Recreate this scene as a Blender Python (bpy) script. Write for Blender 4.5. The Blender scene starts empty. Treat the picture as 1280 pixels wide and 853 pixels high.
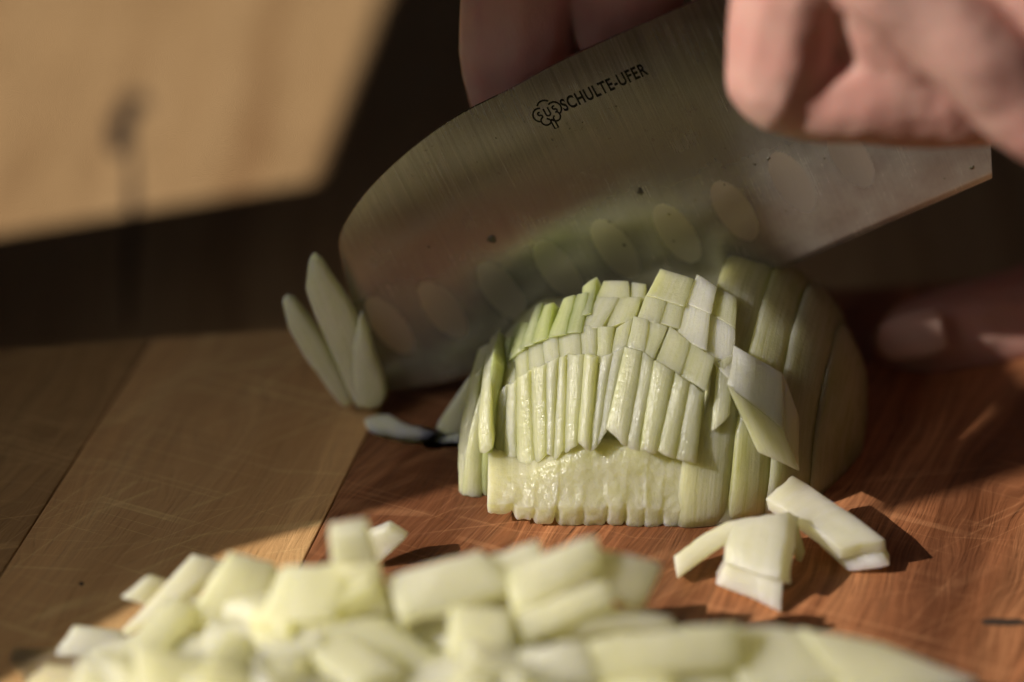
import bpy, bmesh, math, random
from mathutils import Vector, Matrix, noise

R = random.Random(7)
S = 0.01                      # everything below is written in centimetres
sc = bpy.context.scene
C = sc.collection
rad = math.radians

# ------------------------------------------------------------------ camera, light, exposure
PITCH, DIST, LENS = rad(33.0), 50.0, 100.0
AIM = Vector((0, 0, 2.0))
FWD = Vector((0, math.cos(PITCH), -math.sin(PITCH)))
RIGHT = Vector((1, 0, 0))
UP = RIGHT.cross(FWD)
EYE = AIM - DIST * FWD
KPX = 1280 * LENS / 36.0

cam_d = bpy.data.cameras.new('camera')
cam = bpy.data.objects.new('camera', cam_d)
C.objects.link(cam)
cam.location = EYE * S
cam.rotation_euler = (math.pi / 2 - PITCH, 0, 0)
cam_d.lens = LENS
cam_d.sensor_width = 36
cam_d.clip_start = 0.01
cam_d.clip_end = 100
cam_d.dof.use_dof = True
cam_d.dof.focus_distance = 48.8 * S
cam_d.dof.aperture_fstop = 4.2
sc.camera = cam

SUN_AZ, SUN_EL = rad(19.0), rad(33.0)
TRAVEL = Vector((math.cos(SUN_EL) * math.cos(SUN_AZ), math.cos(SUN_EL) * math.sin(SUN_AZ), -math.sin(SUN_EL)))
sun_d = bpy.data.lights.new('sun', 'SUN')
sun_d.energy = 4.6
sun_d.angle = rad(0.65)
sun_d.color = (1.0, 0.93, 0.82)
sun = bpy.data.objects.new('sun', sun_d)
C.objects.link(sun)
sun.rotation_euler = TRAVEL.to_track_quat('-Z', 'Y').to_euler()
sun.location = (-1, -0.5, 1)

# soft fill lamp added high on the left, standing in for skylight
area_d = bpy.data.lights.new('skylight_fill', 'AREA')
area_d.shape = 'RECTANGLE'
area_d.size, area_d.size_y = 0.14, 0.14
area_d.energy = 0.014
area_d.spread = rad(38)
area_d.color = (1.0, 0.97, 0.90)
area = bpy.data.objects.new('skylight_fill', area_d)
C.objects.link(area)
area.location = (-0.17, -0.10, 0.16)
area.rotation_euler = (Vector((-0.040, -0.018, 0.004)) - area.location).to_track_quat('-Z', 'Y').to_euler()

w = bpy.data.worlds.new('World')
sc.world = w
w.use_nodes = True
nt = w.node_tree
nt.nodes.clear()
wo = nt.nodes.new('ShaderNodeOutputWorld')
bg = nt.nodes.new('ShaderNodeBackground')
# a dim room round a shaft of window light
bg.inputs['Color'].default_value = (1.0, 0.97, 0.96, 1)
bg.inputs['Strength'].default_value = 0.018
nt.links.new(bg.outputs[0], wo.inputs['Surface'])

sc.view_settings.view_transform = 'Standard'
sc.view_settings.look = 'None'
sc.view_settings.exposure = 0.08
sc.view_settings.gamma = 1.0
sc.view_settings.use_curve_mapping = False
sc.render.engine = 'CYCLES'
sc.cycles.max_bounces = 14
sc.cycles.diffuse_bounces = 10
sc.cycles.transmission_bounces = 10
sc.cycles.use_denoising = True


def at_y(px, py, y):
    """Point of the vertical plane y that the photograph shows at (px, py)."""
    d = FWD + RIGHT * ((px - 640) / KPX) + UP * ((426.5 - py) / KPX)
    return EYE + d * ((y - EYE.y) / d.y)


def at_z(px, py, z=0.0):
    d = FWD + RIGHT * ((px - 640) / KPX) + UP * ((426.5 - py) / KPX)
    return EYE + d * ((z - EYE.z) / d.z)


def to_px(p):
    v = Vector(p) - EYE
    z = v.dot(FWD)
    return 640 + KPX * v.dot(RIGHT) / z, 426.5 - KPX * v.dot(UP) / z


DC, DR = Vector((2.75, 0.8, 0.0)), Vector((3.75, 3.7, 3.4))     # the half onion: centre and radii


def at_dome(px, py, off=0.0):
    """Point of the onion's domed surface (offset outward by off) under that pixel."""
    d = FWD + RIGHT * ((px - 640) / KPX) + UP * ((426.5 - py) / KPX)
    r = DR + Vector((off, off, off))
    o = EYE - DC
    O = Vector((o.x / r.x, o.y / r.y, o.z / r.z))
    V = Vector((d.x / r.x, d.y / r.y, d.z / r.z))
    a, b, c = V.dot(V), O.dot(V), O.dot(O) - 1
    q = b * b - a * c
    t = (-b - math.sqrt(q)) / a if q > 0 else -b / a
    return EYE + d * t


def interp(pts, x):
    """Smooth (monotone-ish) interpolation through sorted points."""
    n = len(pts)
    if x <= pts[0][0]:
        return pts[0][1]
    if x >= pts[-1][0]:
        return pts[-1][1]
    for i in range(n - 1):
        if x <= pts[i + 1][0]:
            break

    def slope(k):
        if k == 0:
            return (pts[1][1] - pts[0][1]) / (pts[1][0] - pts[0][0])
        if k == n - 1:
            return (pts[-1][1] - pts[-2][1]) / (pts[-1][0] - pts[-2][0])
        return (pts[k + 1][1] - pts[k - 1][1]) / (pts[k + 1][0] - pts[k - 1][0])
    h = pts[i + 1][0] - pts[i][0]
    s = (x - pts[i][0]) / h
    m0, m1 = slope(i) * h, slope(i + 1) * h
    return ((2 * s ** 3 - 3 * s * s + 1) * pts[i][1] + (s ** 3 - 2 * s * s + s) * m0 + (-2 * s ** 3 + 3 * s * s) * pts[i + 1][1] + (s ** 3 - s * s) * m1)


# ------------------------------------------------------------------ node helpers and materials
def mat(name):
    m = bpy.data.materials.new(name)
    m.use_nodes = True
    t = m.node_tree
    return m, t, t.nodes['Principled BSDF']


def N(t, kind, **kw):
    n = t.nodes.new(kind)
    for k, v in kw.items():
        if k.startswith('i_'):
            n.inputs[k[2:].replace('_', ' ')].default_value = v
        else:
            setattr(n, k, v)
    return n


def ramp(t, fac, stops):
    n = t.nodes.new('ShaderNodeValToRGB')
    e = n.color_ramp.elements
    while len(e) < len(stops):
        e.new(0.5)
    for el, (p, c) in zip(e, stops):
        el.position = p
        el.color = (*c, 1) if len(c) == 3 else c
    t.links.new(fac, n.inputs[0])
    return n.outputs[0]


def mapping(t, src, scale=(1, 1, 1), rot=(0, 0, 0), loc=(0, 0, 0)):
    n = N(t, 'ShaderNodeMapping')
    n.inputs['Scale'].default_value = scale
    n.inputs['Rotation'].default_value = rot
    n.inputs['Location'].default_value = loc
    t.links.new(src, n.inputs[0])
    return n.outputs[0]


def tex_noise(t, vec, scale, detail=4, rough=0.55, dist=0.0):
    n = N(t, 'ShaderNodeTexNoise')
    n.inputs['Scale'].default_value = scale
    n.inputs['Detail'].default_value = detail
    n.inputs['Roughness'].default_value = rough
    n.inputs['Distortion'].default_value = dist
    t.links.new(vec, n.inputs['Vector'])
    return n.outputs['Fac']


def mixc(t, fac, a, b, blend='MIX'):
    n = N(t, 'ShaderNodeMix', data_type='RGBA', blend_type=blend)
    for v, i in ((fac, 0), (a, 6), (b, 7)):
        if hasattr(v, 'links'):
            t.links.new(v, n.inputs[i])
        else:
            n.inputs[i].default_value = v if i == 0 else (*v, 1)
    return n.outputs[2]


def math_n(t, op, a, b=0.0, clamp=False):
    n = N(t, 'ShaderNodeMath', operation=op, use_clamp=clamp)
    for i, v in enumerate((a, b)):
        if hasattr(v, 'links'):
            t.links.new(v, n.inputs[i])
        else:
            n.inputs[i].default_value = v
    return n.outputs[0]


def bump(t, h, strength, dist, normal=None):
    n = N(t, 'ShaderNodeBump')
    n.inputs['Strength'].default_value = strength
    n.inputs['Distance'].default_value = dist
    t.links.new(h, n.inputs['Height'])
    if normal is not None:
        t.links.new(normal, n.inputs['Normal'])
    return n.outputs[0]


def onion_mat(name, pale, green, sss=1.0, vein=1.0, rough=0.03, stretch=(5.0, 0.45, 1), bstretch=(14, 1.1, 1), scale=.006, trans=.38):
    m, t, b = mat(name)
    uv = N(t, 'ShaderNodeUVMap').outputs[0]                      # centimetres, v along the fibres
    oi = N(t, 'ShaderNodeObjectInfo').outputs['Random']
    ob = N(t, 'ShaderNodeNewGeometry').outputs['Position']
    add = N(t, 'ShaderNodeVectorMath', operation='ADD')
    t.links.new(uv, add.inputs[0])
    cmb = N(t, 'ShaderNodeCombineXYZ')
    t.links.new(math_n(t, 'MULTIPLY', oi, 37.0), cmb.inputs[0])
    t.links.new(math_n(t, 'MULTIPLY', oi, 91.0), cmb.inputs[1])
    t.links.new(cmb.outputs[0], add.inputs[1])
    vv = mapping(t, add.outputs[0], stretch)
    v1 = tex_noise(t, vv, 1.6, 3, 0.6, 0.3)
    fac = ramp(t, v1, [(0.42, (0, 0, 0)), (0.68, (1, 1, 1))])
    att = N(t, 'ShaderNodeAttribute', attribute_name='tone').outputs['Fac']
    tone = math_n(t, 'ADD', math_n(t, 'MULTIPLY', fac, 0.42 * vein), math_n(t, 'MULTIPLY', att, 0.62), True)
    col = mixc(t, tone, pale, green)
    v2 = tex_noise(t, mapping(t, ob, (100, 100, 100)), 1.3, 3)
    col = mixc(t, ramp(t, v2, [(0.35, (0, 0, 0)), (0.7, (0.35, 0.35, 0.35))]), col, tuple(min(1, c * 1.12 + .03) for c in pale))
    var = math_n(t, 'ADD', math_n(t, 'MULTIPLY', oi, 0.08), 0.98)
    hs = N(t, 'ShaderNodeHueSaturation')
    t.links.new(var, hs.inputs['Value'])
    t.links.new(math_n(t, 'ADD', math_n(t, 'MULTIPLY', oi, 0.2), 0.85), hs.inputs['Saturation'])
    t.links.new(col, hs.inputs['Color'])
    t.links.new(hs.outputs[0], b.inputs['Base Color'])
    b.inputs['Subsurface Weight'].default_value = sss
    b.inputs['Subsurface Radius'].default_value = (1.0, 0.95, 0.55)
    b.inputs['Subsurface Scale'].default_value = scale
    b.inputs['IOR'].default_value = 1.45
    n1 = tex_noise(t, mapping(t, ob, (100, 100, 100)), 11, 3, 0.65)
    n2 = tex_noise(t, mapping(t, add.outputs[0], bstretch), 1.5, 3, 0.6)
    h = math_n(t, 'ADD', math_n(t, 'MULTIPLY', n1, 0.6), math_n(t, 'MULTIPLY', n2, 0.7))
    t.links.new(bump(t, h, 0.55, 0.0006), b.inputs['Normal'])
    t.links.new(math_n(t, 'ADD', math_n(t, 'MULTIPLY', n1, 0.26), rough), b.inputs['Roughness'])
    # juicy flesh: part of the light passes right through a piece
    tr = N(t, 'ShaderNodeBsdfTranslucent')
    hs2 = N(t, 'ShaderNodeHueSaturation')
    hs2.inputs['Value'].default_value = 1.35
    hs2.inputs['Saturation'].default_value = 0.9
    t.links.new(hs.outputs[0], hs2.inputs['Color'])
    t.links.new(hs2.outputs[0], tr.inputs['Color'])
    mx = N(t, 'ShaderNodeMixShader')
    mx.inputs[0].default_value = trans
    t.links.new(b.outputs[0], mx.inputs[1])
    t.links.new(tr.outputs[0], mx.inputs[2])
    t.links.new(mx.outputs[0], t.nodes['Material Output'].inputs['Surface'])
    return m


M_ON = onion_mat('onion_flesh', (0.64, 0.625, 0.425), (0.50, 0.515, 0.165))
M_GREEN = onion_mat('onion_green_layer', (0.56, 0.59, 0.29), (0.35, 0.42, 0.10))
M_WHITE = onion_mat('onion_white_flesh', (0.79, 0.77, 0.63), (0.64, 0.63, 0.32), vein=0.5)
M_CUT = onion_mat('onion_cut_flesh', (0.68, 0.655, 0.49), (0.54, 0.53, 0.20), vein=0.7, stretch=(1.6, 2.2, 1), bstretch=(9, 8, 1))
M_HEAP = onion_mat('onion_heap_flesh', (0.80, 0.785, 0.63), (0.68, 0.68, 0.36), vein=0.8, rough=0.1, trans=.55)
M_OUTER = onion_mat('onion_outer_flesh', (0.68, 0.655, 0.44), (0.46, 0.46, 0.15), vein=1.3, stretch=(7.0, 0.25, 1), bstretch=(16, .5, 1))
M_SHADE = onion_mat('onion_pale_slice', (0.84, 0.83, 0.68), (0.66, 0.70, 0.34), vein=0.8, trans=.2, scale=.003)


def wood_mat(name, cols, grain_rot=0.0, ring=1.0, pore=1.0, rough=0.5, scratch=0.0, seed=0.0, bands=0.0):
    m, t, b = mat(name)
    tc = N(t, 'ShaderNodeTexCoord').outputs['Object']
    p = mapping(t, tc, (100, 100, 100), (0, 0, grain_rot), (seed, seed * 2.3, seed))
    warp = tex_noise(t, mapping(t, p, (0.35, 0.10, 1)), 1.0, 3)
    cx = N(t, 'ShaderNodeVectorMath', operation='ADD')
    wv = N(t, 'ShaderNodeCombineXYZ')
    t.links.new(math_n(t, 'MULTIPLY', warp, 2.4), wv.inputs[0])
    t.links.new(p, cx.inputs[0])
    t.links.new(wv.outputs[0], cx.inputs[1])
    big = tex_noise(t, mapping(t, cx.outputs[0], (0.8, 0.03, 0.5)), 1.0, 4, 0.6)
    fine = tex_noise(t, mapping(t, cx.outputs[0], (9.0, 0.30, 2.0)), 1.0, 5, 0.65)
    por = tex_noise(t, mapping(t, cx.outputs[0], (22.0, 1.1, 4.0)), 1.0, 3, 0.6)
    col = ramp(t, big, [(0.30, cols[0]), (0.5, cols[1]), (0.70, cols[2])])
    col = mixc(t, ramp(t, fine, [(0.36, (0.62 * ring,) * 3), (0.60, (0, 0, 0))]), col, tuple(c * 0.45 for c in cols[0]))
    col = mixc(t, ramp(t, fine, [(0.55, (0, 0, 0)), (0.8, (0.35,) * 3)]), col, cols[2])
    col = mixc(t, ramp(t, por, [(0.30, (0.75 * pore,) * 3), (0.42, (0, 0, 0))]), col, tuple(c * 0.25 for c in cols[0]))
    hh = math_n(t, 'ADD', math_n(t, 'MULTIPLY', fine, 0.6), math_n(t, 'MULTIPLY', por, 0.8))
    if bands:
        bn = tex_noise(t, mapping(t, cx.outputs[0], (0.30, 0.02, 1.0), (0, 0, 0), (3.1, 0, 0)), 1.0, 2, 0.5)
        col = mixc(t, ramp(t, bn, [(0.44, (0.85 * bands,) * 3), (0.56, (0, 0, 0))]), col, tuple(c * 0.42 for c in cols[0]))
    if scratch:
        for k, (a, sx, sy, lo, hi) in enumerate(((0.95, 1.3, 0.012, 0.492, 0.50), (-1.15, 1.5, 0.012, 0.494, 0.502),
                                                  (1.65, 1.7, 0.015, 0.494, 0.501), (1.35, 1.2, 0.012, 0.494, 0.5),
                                                  (0.6, 2.1, 0.02, 0.494, 0.501), (2.0, 1.9, 0.016, 0.494, 0.501))):
            sv = mapping(t, tc, (100, 100, 100), (0, 0, a), (k * 7.7, k * 3.1, 0))
            s1 = tex_noise(t, mapping(t, sv, (sx, sy, 0.1)), 1.0, 1, 0.4)
            msk = tex_noise(t, mapping(t, sv, (0.9, 0.35, 0.3)), 1.0, 2)
            line = ramp(t, s1, [(lo - 0.006, (0, 0, 0)), ((lo + hi) / 2, (1, 1, 1)), (hi + 0.006, (0, 0, 0))])
            ms = ramp(t, msk, [(0.48, (0, 0, 0)), (0.62, (1, 1, 1))])
            f = math_n(t, 'MULTIPLY', math_n(t, 'MULTIPLY', line, ms), scratch)
            col = mixc(t, f, col, tuple(min(1, c * 1.75 + 0.03) for c in cols[2]))
            hh = math_n(t, 'SUBTRACT', hh, math_n(t, 'MULTIPLY', f, 0.5))
    t.links.new(col, b.inputs['Base Color'])
    b.inputs['Specular IOR Level'].default_value = 0.35
    wet = ramp(t, tex_noise(t, mapping(t, p, (0.5, 0.5, 0.5)), 1.0, 4, 0.6), [(0.48, (0, 0, 0)), (0.62, (0.2, 0.2, 0.2))])
    t.links.new(math_n(t, 'SUBTRACT', math_n(t, 'ADD', math_n(t, 'MULTIPLY', fine, 0.25), rough - 0.1), wet), b.inputs['Roughness'])
    t.links.new(bump(t, hh, 0.5, 0.0006), b.inputs['Normal'])
    return m


M_DARKWOOD = wood_mat('red_brown_wood', ((0.22, 0.075, 0.030), (0.43, 0.165, 0.070), (0.60, 0.275, 0.125)), grain_rot=0.40, ring=1.1, scratch=0.15, seed=2.0, bands=0.8)
M_LIGHTWOOD = wood_mat('honey_wood', ((0.50, 0.275, 0.115), (0.62, 0.355, 0.155), (0.70, 0.43, 0.20)), ring=0.45, pore=0.4, grain_rot=0.27, scratch=0.3, seed=5.0, bands=0.35)
M_MIDWOOD = wood_mat('brown_streaked_wood', ((0.38, 0.205, 0.085), (0.50, 0.285, 0.120), (0.60, 0.36, 0.155)), ring=0.6, pore=0.5, grain_rot=0.27, scratch=0.3, seed=9.0, bands=0.4)
M_TABLE = wood_mat('pale_table_wood', ((0.36, 0.205, 0.095), (0.49, 0.305, 0.150), (0.56, 0.36, 0.185)), ring=0.5, pore=0.2, seed=13.0)

M_KNOT, t, b = mat('dark_knot')
b.inputs['Base Color'].default_value = (0.045, 0.027, 0.017, 1)
b.inputs['Roughness'].default_value = 0.7

M_BLOCKER, t, b = mat('blocker_paint')  # dark paint of the unseen panels added to block the sun
o = N(t, 'ShaderNodeTexCoord').outputs['Object']
n = tex_noise(t, mapping(t, o, (60, 60, 6)), 1.0, 4)
t.links.new(ramp(t, n, [(0.3, (0.07, 0.055, 0.04)), (0.7, (0.10, 0.08, 0.06))]), b.inputs['Base Color'])
b.inputs['Roughness'].default_value = 0.6

M_STEEL, t, b = mat('brushed_steel')
uv = N(t, 'ShaderNodeUVMap').outputs[0]
s1 = tex_noise(t, mapping(t, uv, (34, 0.35, 1)), 1.0, 5, 0.7)
s2 = tex_noise(t, mapping(t, uv, (1.2, 1.2, 1)), 1.0, 4, 0.6)
s3 = tex_noise(t, mapping(t, uv, (9, 9, 1)), 1.0, 3, 0.6)
t.links.new(mixc(t, ramp(t, s1, [(0.35, (0, 0, 0)), (0.7, (1, 1, 1))]), (0.24, 0.222, 0.235), (0.39, 0.362, 0.38)), b.inputs['Base Color'])
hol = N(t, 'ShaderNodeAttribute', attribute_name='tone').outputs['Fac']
sep = N(t, 'ShaderNodeSeparateXYZ')
t.links.new(uv, sep.inputs[0])
# a film of onion juice dried on the lower part of the blade
film = math_n(t, 'MULTIPLY', ramp(t, math_n(t, 'MULTIPLY', sep.outputs[1], 0.2), [(0.30, (1, 1, 1)), (0.70, (0, 0, 0))]),
              math_n(t, 'ADD', math_n(t, 'MULTIPLY', s2, 0.5), 0.12))
film = math_n(t, 'ADD', math_n(t, 'MULTIPLY', film, math_n(t, 'SUBTRACT', 1.0, hol)), math_n(t, 'MULTIPLY', hol, 0.24), True)
base = mixc(t, math_n(t, 'MULTIPLY', hol, 0.85), b.inputs['Base Color'].links[0].from_socket, (0.66, 0.62, 0.60))  # hollows tinted paler, in place of the brighter reflection they would catch
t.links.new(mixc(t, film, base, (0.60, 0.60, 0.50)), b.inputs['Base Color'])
t.links.new(math_n(t, 'SUBTRACT', 1.0, film), b.inputs['Metallic'])
rr = math_n(t, 'ADD', math_n(t, 'MULTIPLY', s2, 0.14), math_n(t, 'MULTIPLY', s1, 0.12))
rr = math_n(t, 'ADD', rr, math_n(t, 'MULTIPLY', hol, 0.10))
t.links.new(math_n(t, 'ADD', rr, 0.12), b.inputs['Roughness'])
b.inputs['Anisotropic'].default_value = 0.93
b.inputs['Anisotropic Rotation'].default_value = 0.0
tg = N(t, 'ShaderNodeTangent', direction_type='UV_MAP')
t.links.new(tg.outputs[0], b.inputs['Tangent'])
hb = math_n(t, 'ADD', s1, math_n(t, 'MULTIPLY', ramp(t, s3, [(0.66, (0, 0, 0)), (0.72, (1, 1, 1))]), 0.6))
t.links.new(bump(t, hb, 0.22, 0.00012), b.inputs['Normal'])

M_EDGE, t, b = mat('ground_steel_edge')
b.inputs['Base Color'].default_value = (0.62, 0.60, 0.56, 1)
b.inputs['Metallic'].default_value = 1.0
b.inputs['Roughness'].default_value = 0.3

M_INK, t, b = mat('etched_black_print')
b.inputs['Base Color'].default_value = (0.008, 0.007, 0.006, 1)
b.inputs['Roughness'].default_value = 0.6
b.inputs['Specular IOR Level'].default_value = 0.15

M_SPECK, t, b = mat('wet_onion_speck')
b.inputs['Base Color'].default_value = (0.09, 0.08, 0.055, 1)
b.inputs['Roughness'].default_value = 0.15

M_HANDLE, t, b = mat('black_handle')
b.inputs['Base Color'].default_value = (0.012, 0.011, 0.010, 1)
b.inputs['Roughness'].default_value = 0.4


def skin_mat(name, base, red):
    m, t, b = mat(name)
    o = N(t, 'ShaderNodeTexCoord').outputs['Object']
    p = mapping(t, o, (100, 100, 100))
    big = tex_noise(t, p, 0.55, 3)
    spot = tex_noise(t, p, 3.2, 4)
    f = math_n(t, 'ADD', math_n(t, 'MULTIPLY', ramp(t, big, [(0.38, (0, 0, 0)), (0.66, (1, 1, 1))]), 0.75), math_n(t, 'MULTIPLY', spot, 0.25), True)
    t.links.new(mixc(t, f, base, red), b.inputs['Base Color'])
    b.inputs['Subsurface Weight'].default_value = 0.6
    b.inputs['Subsurface Radius'].default_value = (1.0, 0.35, 0.2)
    b.inputs['Subsurface Scale'].default_value = 0.0025
    b.inputs['Roughness'].default_value = 0.45
    vor = N(t, 'ShaderNodeTexVoronoi')
    vor.inputs['Scale'].default_value = 13
    t.links.new(mapping(t, p, (1, 1, 0.55)), vor.inputs['Vector'])
    fine = tex_noise(t, p, 16, 3)
    h = math_n(t, 'ADD', math_n(t, 'MULTIPLY', vor.outputs['Distance'], 0.7), fine)
    t.links.new(bump(t, h, 0.18, 0.0003), b.inputs['Normal'])
    return m


M_SKIN = skin_mat('skin', (0.64, 0.395, 0.335), (0.58, 0.275, 0.235))
M_NAIL, t, b = mat('fingernail')
b.inputs['Base Color'].default_value = (0.62, 0.42, 0.36, 1)
b.inputs['Subsurface Weight'].default_value = 0.3
b.inputs['Subsurface Radius'].default_value = (1, 0.5, 0.4)
b.inputs['Subsurface Scale'].default_value = 0.0015
b.inputs['Roughness'].default_value = 0.22


# ------------------------------------------------------------------ object helpers
def link(name, verts, faces, m, parent=None, smooth=True, origin=None, uvs=None, tone=None):
    """ONE mesh object; verts in cm; uvs and tone are per vertex."""
    org = Vector(origin) if origin is not None else Vector((0, 0, 0))
    me = bpy.data.meshes.new(name)
    me.from_pydata([tuple((Vector(v) - org) * S) for v in verts], [], faces)
    if smooth:
        me.polygons.foreach_set('use_smooth', [True] * len(me.polygons))
    if uvs is not None:
        l = me.uv_layers.new(name='UVMap')
        for lp in me.loops:
            l.data[lp.index].uv = uvs[lp.vertex_index]
    if tone is not None:
        a = me.attributes.new('tone', 'FLOAT', 'POINT')
        a.data.foreach_set('value', tone)
    me.materials.append(m)
    me.validate()
    o = bpy.data.objects.new(name, me)
    C.objects.link(o)
    o.location = org * S
    if parent is not None:
        o.parent = parent
        o.matrix_parent_inverse = Matrix.Translation(-parent.location)
    return o


def thing(name, label, cat, loc=(0, 0, 0), group=None):
    o = bpy.data.objects.new(name, None)
    o.empty_display_size = 0.01
    C.objects.link(o)
    o.location = Vector(loc) * S
    return tag(o, label, cat, group)


def tag(o, label, cat, group=None, kind=None):
    o['label'] = label
    o['category'] = cat
    if group:
        o['group'] = group
    if kind:
        o['kind'] = kind
    return o


def box(name, lo, hi, m, parent=None, bev=0.1, rot=0.0, pivot=None):
    bm = bmesh.new()
    bmesh.ops.create_cube(bm, size=1)
    c = (Vector(lo) + Vector(hi)) / 2
    d = Vector(hi) - Vector(lo)
    for v in bm.verts:
        v.co = Vector((v.co.x * d.x, v.co.y * d.y, v.co.z * d.z))
    if bev:
        bmesh.ops.bevel(bm, geom=bm.edges[:], offset=bev, segments=3, profile=0.5, affect='EDGES')
    if rot:
        bmesh.ops.rotate(bm, verts=bm.verts, cent=(0, 0, 0), matrix=Matrix.Rotation(rot, 3, 'Z'))
    bm.verts.index_update()
    vs = [v.co + c for v in bm.verts]
    fs = [[v.index for v in f.verts] for f in bm.faces]
    bm.free()
    return link(name, vs, fs, m, parent, smooth=False, origin=c)


def ticks(n, e):
    """n spans over [-1, 1] with one extra tick close to each end, for a rounded rim."""
    e = min(e, 0.45)
    return [-1.0, -1.0 + e * 0.35] + [-1 + e + (2 - 2 * e) * i / n for i in range(n + 1)] + [1.0 - e * 0.35, 1.0]


def chunk(name, front, back, m, parent=None, r=0.05, bulge=0.04, bow=0.0, rough=0.012, ragged=0.0, n=(4, 3, 8), green=1.0, twist=0.0, arc=0.0, bell=0.0, cup=0.0):
    """A cut piece of onion. front/back: four corners each (TL, TR, BR, BL). a runs across, b into the piece, c down the fibres."""
    F, B = [Vector(p) for p in front], [Vector(p) for p in back]
    W = ((F[1] - F[0]).length + (F[2] - F[3]).length) / 2
    L = ((F[3] - F[0]).length + (F[2] - F[1]).length) / 2
    T = sum((F[i] - B[i]).length for i in range(4)) / 4
    nrm = (sum(F, Vector()) - sum(B, Vector())).normalized()
    side = (F[1] - F[0] + F[2] - F[3]).normalized()
    down = (F[3] - F[0] + F[2] - F[1]).normalized()
    r = min(r, W * 0.3, T * 0.3, L * 0.3)
    A, Bt, Ct = ticks(n[0], 2 * r / W), ticks(n[1], 2 * r / T), ticks(n[2], 2 * r / L)
    na, nb, nc = len(A), len(Bt), len(Ct)
    idx, verts, uvs, tone = {}, [], [], []
    seed = Vector((R.random() * 50, R.random() * 50, R.random() * 50))

    def V(i, j, k):
        key = (i, j, k)
        if key in idx:
            return idx[key]
        q = Vector((A[i] * W / 2, Bt[j] * T / 2, Ct[k] * L / 2))
        inn = Vector((max(-W / 2 + r, min(W / 2 - r, q.x)), max(-T / 2 + r, min(T / 2 - r, q.y)), max(-L / 2 + r, min(L / 2 - r, q.z))))
        d = q - inn
        if d.length > 1e-6:
            q = inn + d.normalized() * r
        a, b_, c = q.x / W + .5, q.y / T + .5, q.z / L + .5
        if bell:
            a = .5 + (a - .5) * (1 - bell * (2 * c - 1) ** 2)

        def quad(Q):
            return (Q[0] * (1 - a) + Q[1] * a) * (1 - c) + (Q[3] * (1 - a) + Q[2] * a) * c
        p = quad(F) * (1 - b_) + quad(B) * b_
        aa, cc = 2 * a - 1, 2 * c - 1
        p += nrm * (bulge * (1 - aa * aa) * (1 - b_) + cup * (1 - aa * aa) + bow * (1 - cc * cc)) + side * (arc * (1 - cc * cc))
        s = p + seed
        p += noise.noise_vector(s * 1.6) * rough * 2.2 + noise.noise_vector(s * 6.0) * rough
        if ragged:
            wgt = max(0, abs(cc) - 0.72) / 0.28
            p += down * (noise.noise(Vector((s.x * 7, s.y * 7, s.z * 2))) * ragged * wgt * (1 if cc > 0 else 0.5))
        idx[key] = len(verts)
        verts.append(p)
        uvs.append((A[i] * W / 2 + Bt[j] * 0.3, Ct[k] * L / 2))
        tone.append(green * (max(0.0, abs(aa) - 0.62) / 0.38))
        return idx[key]
    faces = []
    for j, flip in ((0, False), (nb - 1, True)):
        for i in range(na - 1):
            for k in range(nc - 1):
                f = [V(i, j, k), V(i, j, k + 1), V(i + 1, j, k + 1), V(i + 1, j, k)]
                faces.append(f[::-1] if flip else f)
    for i, flip in ((0, True), (na - 1, False)):
        for j in range(nb - 1):
            for k in range(nc - 1):
                f = [V(i, j, k), V(i, j, k + 1), V(i, j + 1, k + 1), V(i, j + 1, k)]
                faces.append(f[::-1] if flip else f)
    for k, flip in ((0, False), (nc - 1, True)):
        for i in range(na - 1):
            for j in range(nb - 1):
                f = [V(i, j, k), V(i + 1, j, k), V(i + 1, j + 1, k), V(i, j + 1, k)]
                faces.append(f[::-1] if flip else f)
    ctr = sum(verts, Vector()) / len(verts)
    return link(name, verts, faces, m, parent, origin=ctr, uvs=uvs, tone=tone)


# ------------------------------------------------------------------ table, board, added sun blockers
table = thing('wooden_table', 'pale wooden table with vertical grain under and behind the cutting board', 'table', (0, 10, -3.0))
box('table_top', (-90, -60, -6.0), (70, 80, -3.0), M_TABLE, table, bev=0.2)
kp = []
for i in range(15):
    f = i / 14
    kp.append((at_z(160 + 5 * f + 4 * math.sin(f * 5), 150 + 260 * f, -3.0), 0.05 + 0.07 * math.sin(f * 3.1) ** 2))


def ribbon(name, pts, m, parent, lift):
    vs, fs = [], []
    for p, h in pts:
        vs += [(p.x - h, p.y, lift), (p.x + h, p.y, lift)]
    for i in range(len(pts) - 1):
        fs.append((2 * i, 2 * i + 1, 2 * i + 3, 2 * i + 2))
    return link(name, vs, fs, m, parent, origin=pts[0][0])


ribbon('wood_crack', kp, M_KNOT, table, -2.996)


def blot(name, px, py, rx, ry, m, parent, z, seed, rot=0.0):
    c = at_z(px, py, z)
    vs, fs = [c], []
    for i in range(32):
        a = i / 32 * 2 * math.pi
        k = 1 + 0.35 * noise.noise((math.cos(a) * 1.3 + seed, math.sin(a) * 1.3, seed))
        x, y = rx * k * math.cos(a), ry * k * math.sin(a)
        vs.append(Vector((c.x + x * math.cos(rot) - y * math.sin(rot), c.y + x * math.sin(rot) + y * math.cos(rot), z)))
        fs.append((0, i + 1, (i + 1) % 32 + 1))
    return link(name, vs, fs, m, parent, origin=c)


blot('wood_knot', 168, 128, 0.38, 0.45, M_KNOT, table, -2.992, 1.3)
blot('wood_knot', 152, 162, 0.30, 1.15, M_KNOT, table, -2.988, 4.1)

board = thing('cutting_board', 'thick wooden cutting board of red brown and honey coloured staves', 'cutting board', (0, -3, -3.0))
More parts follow.
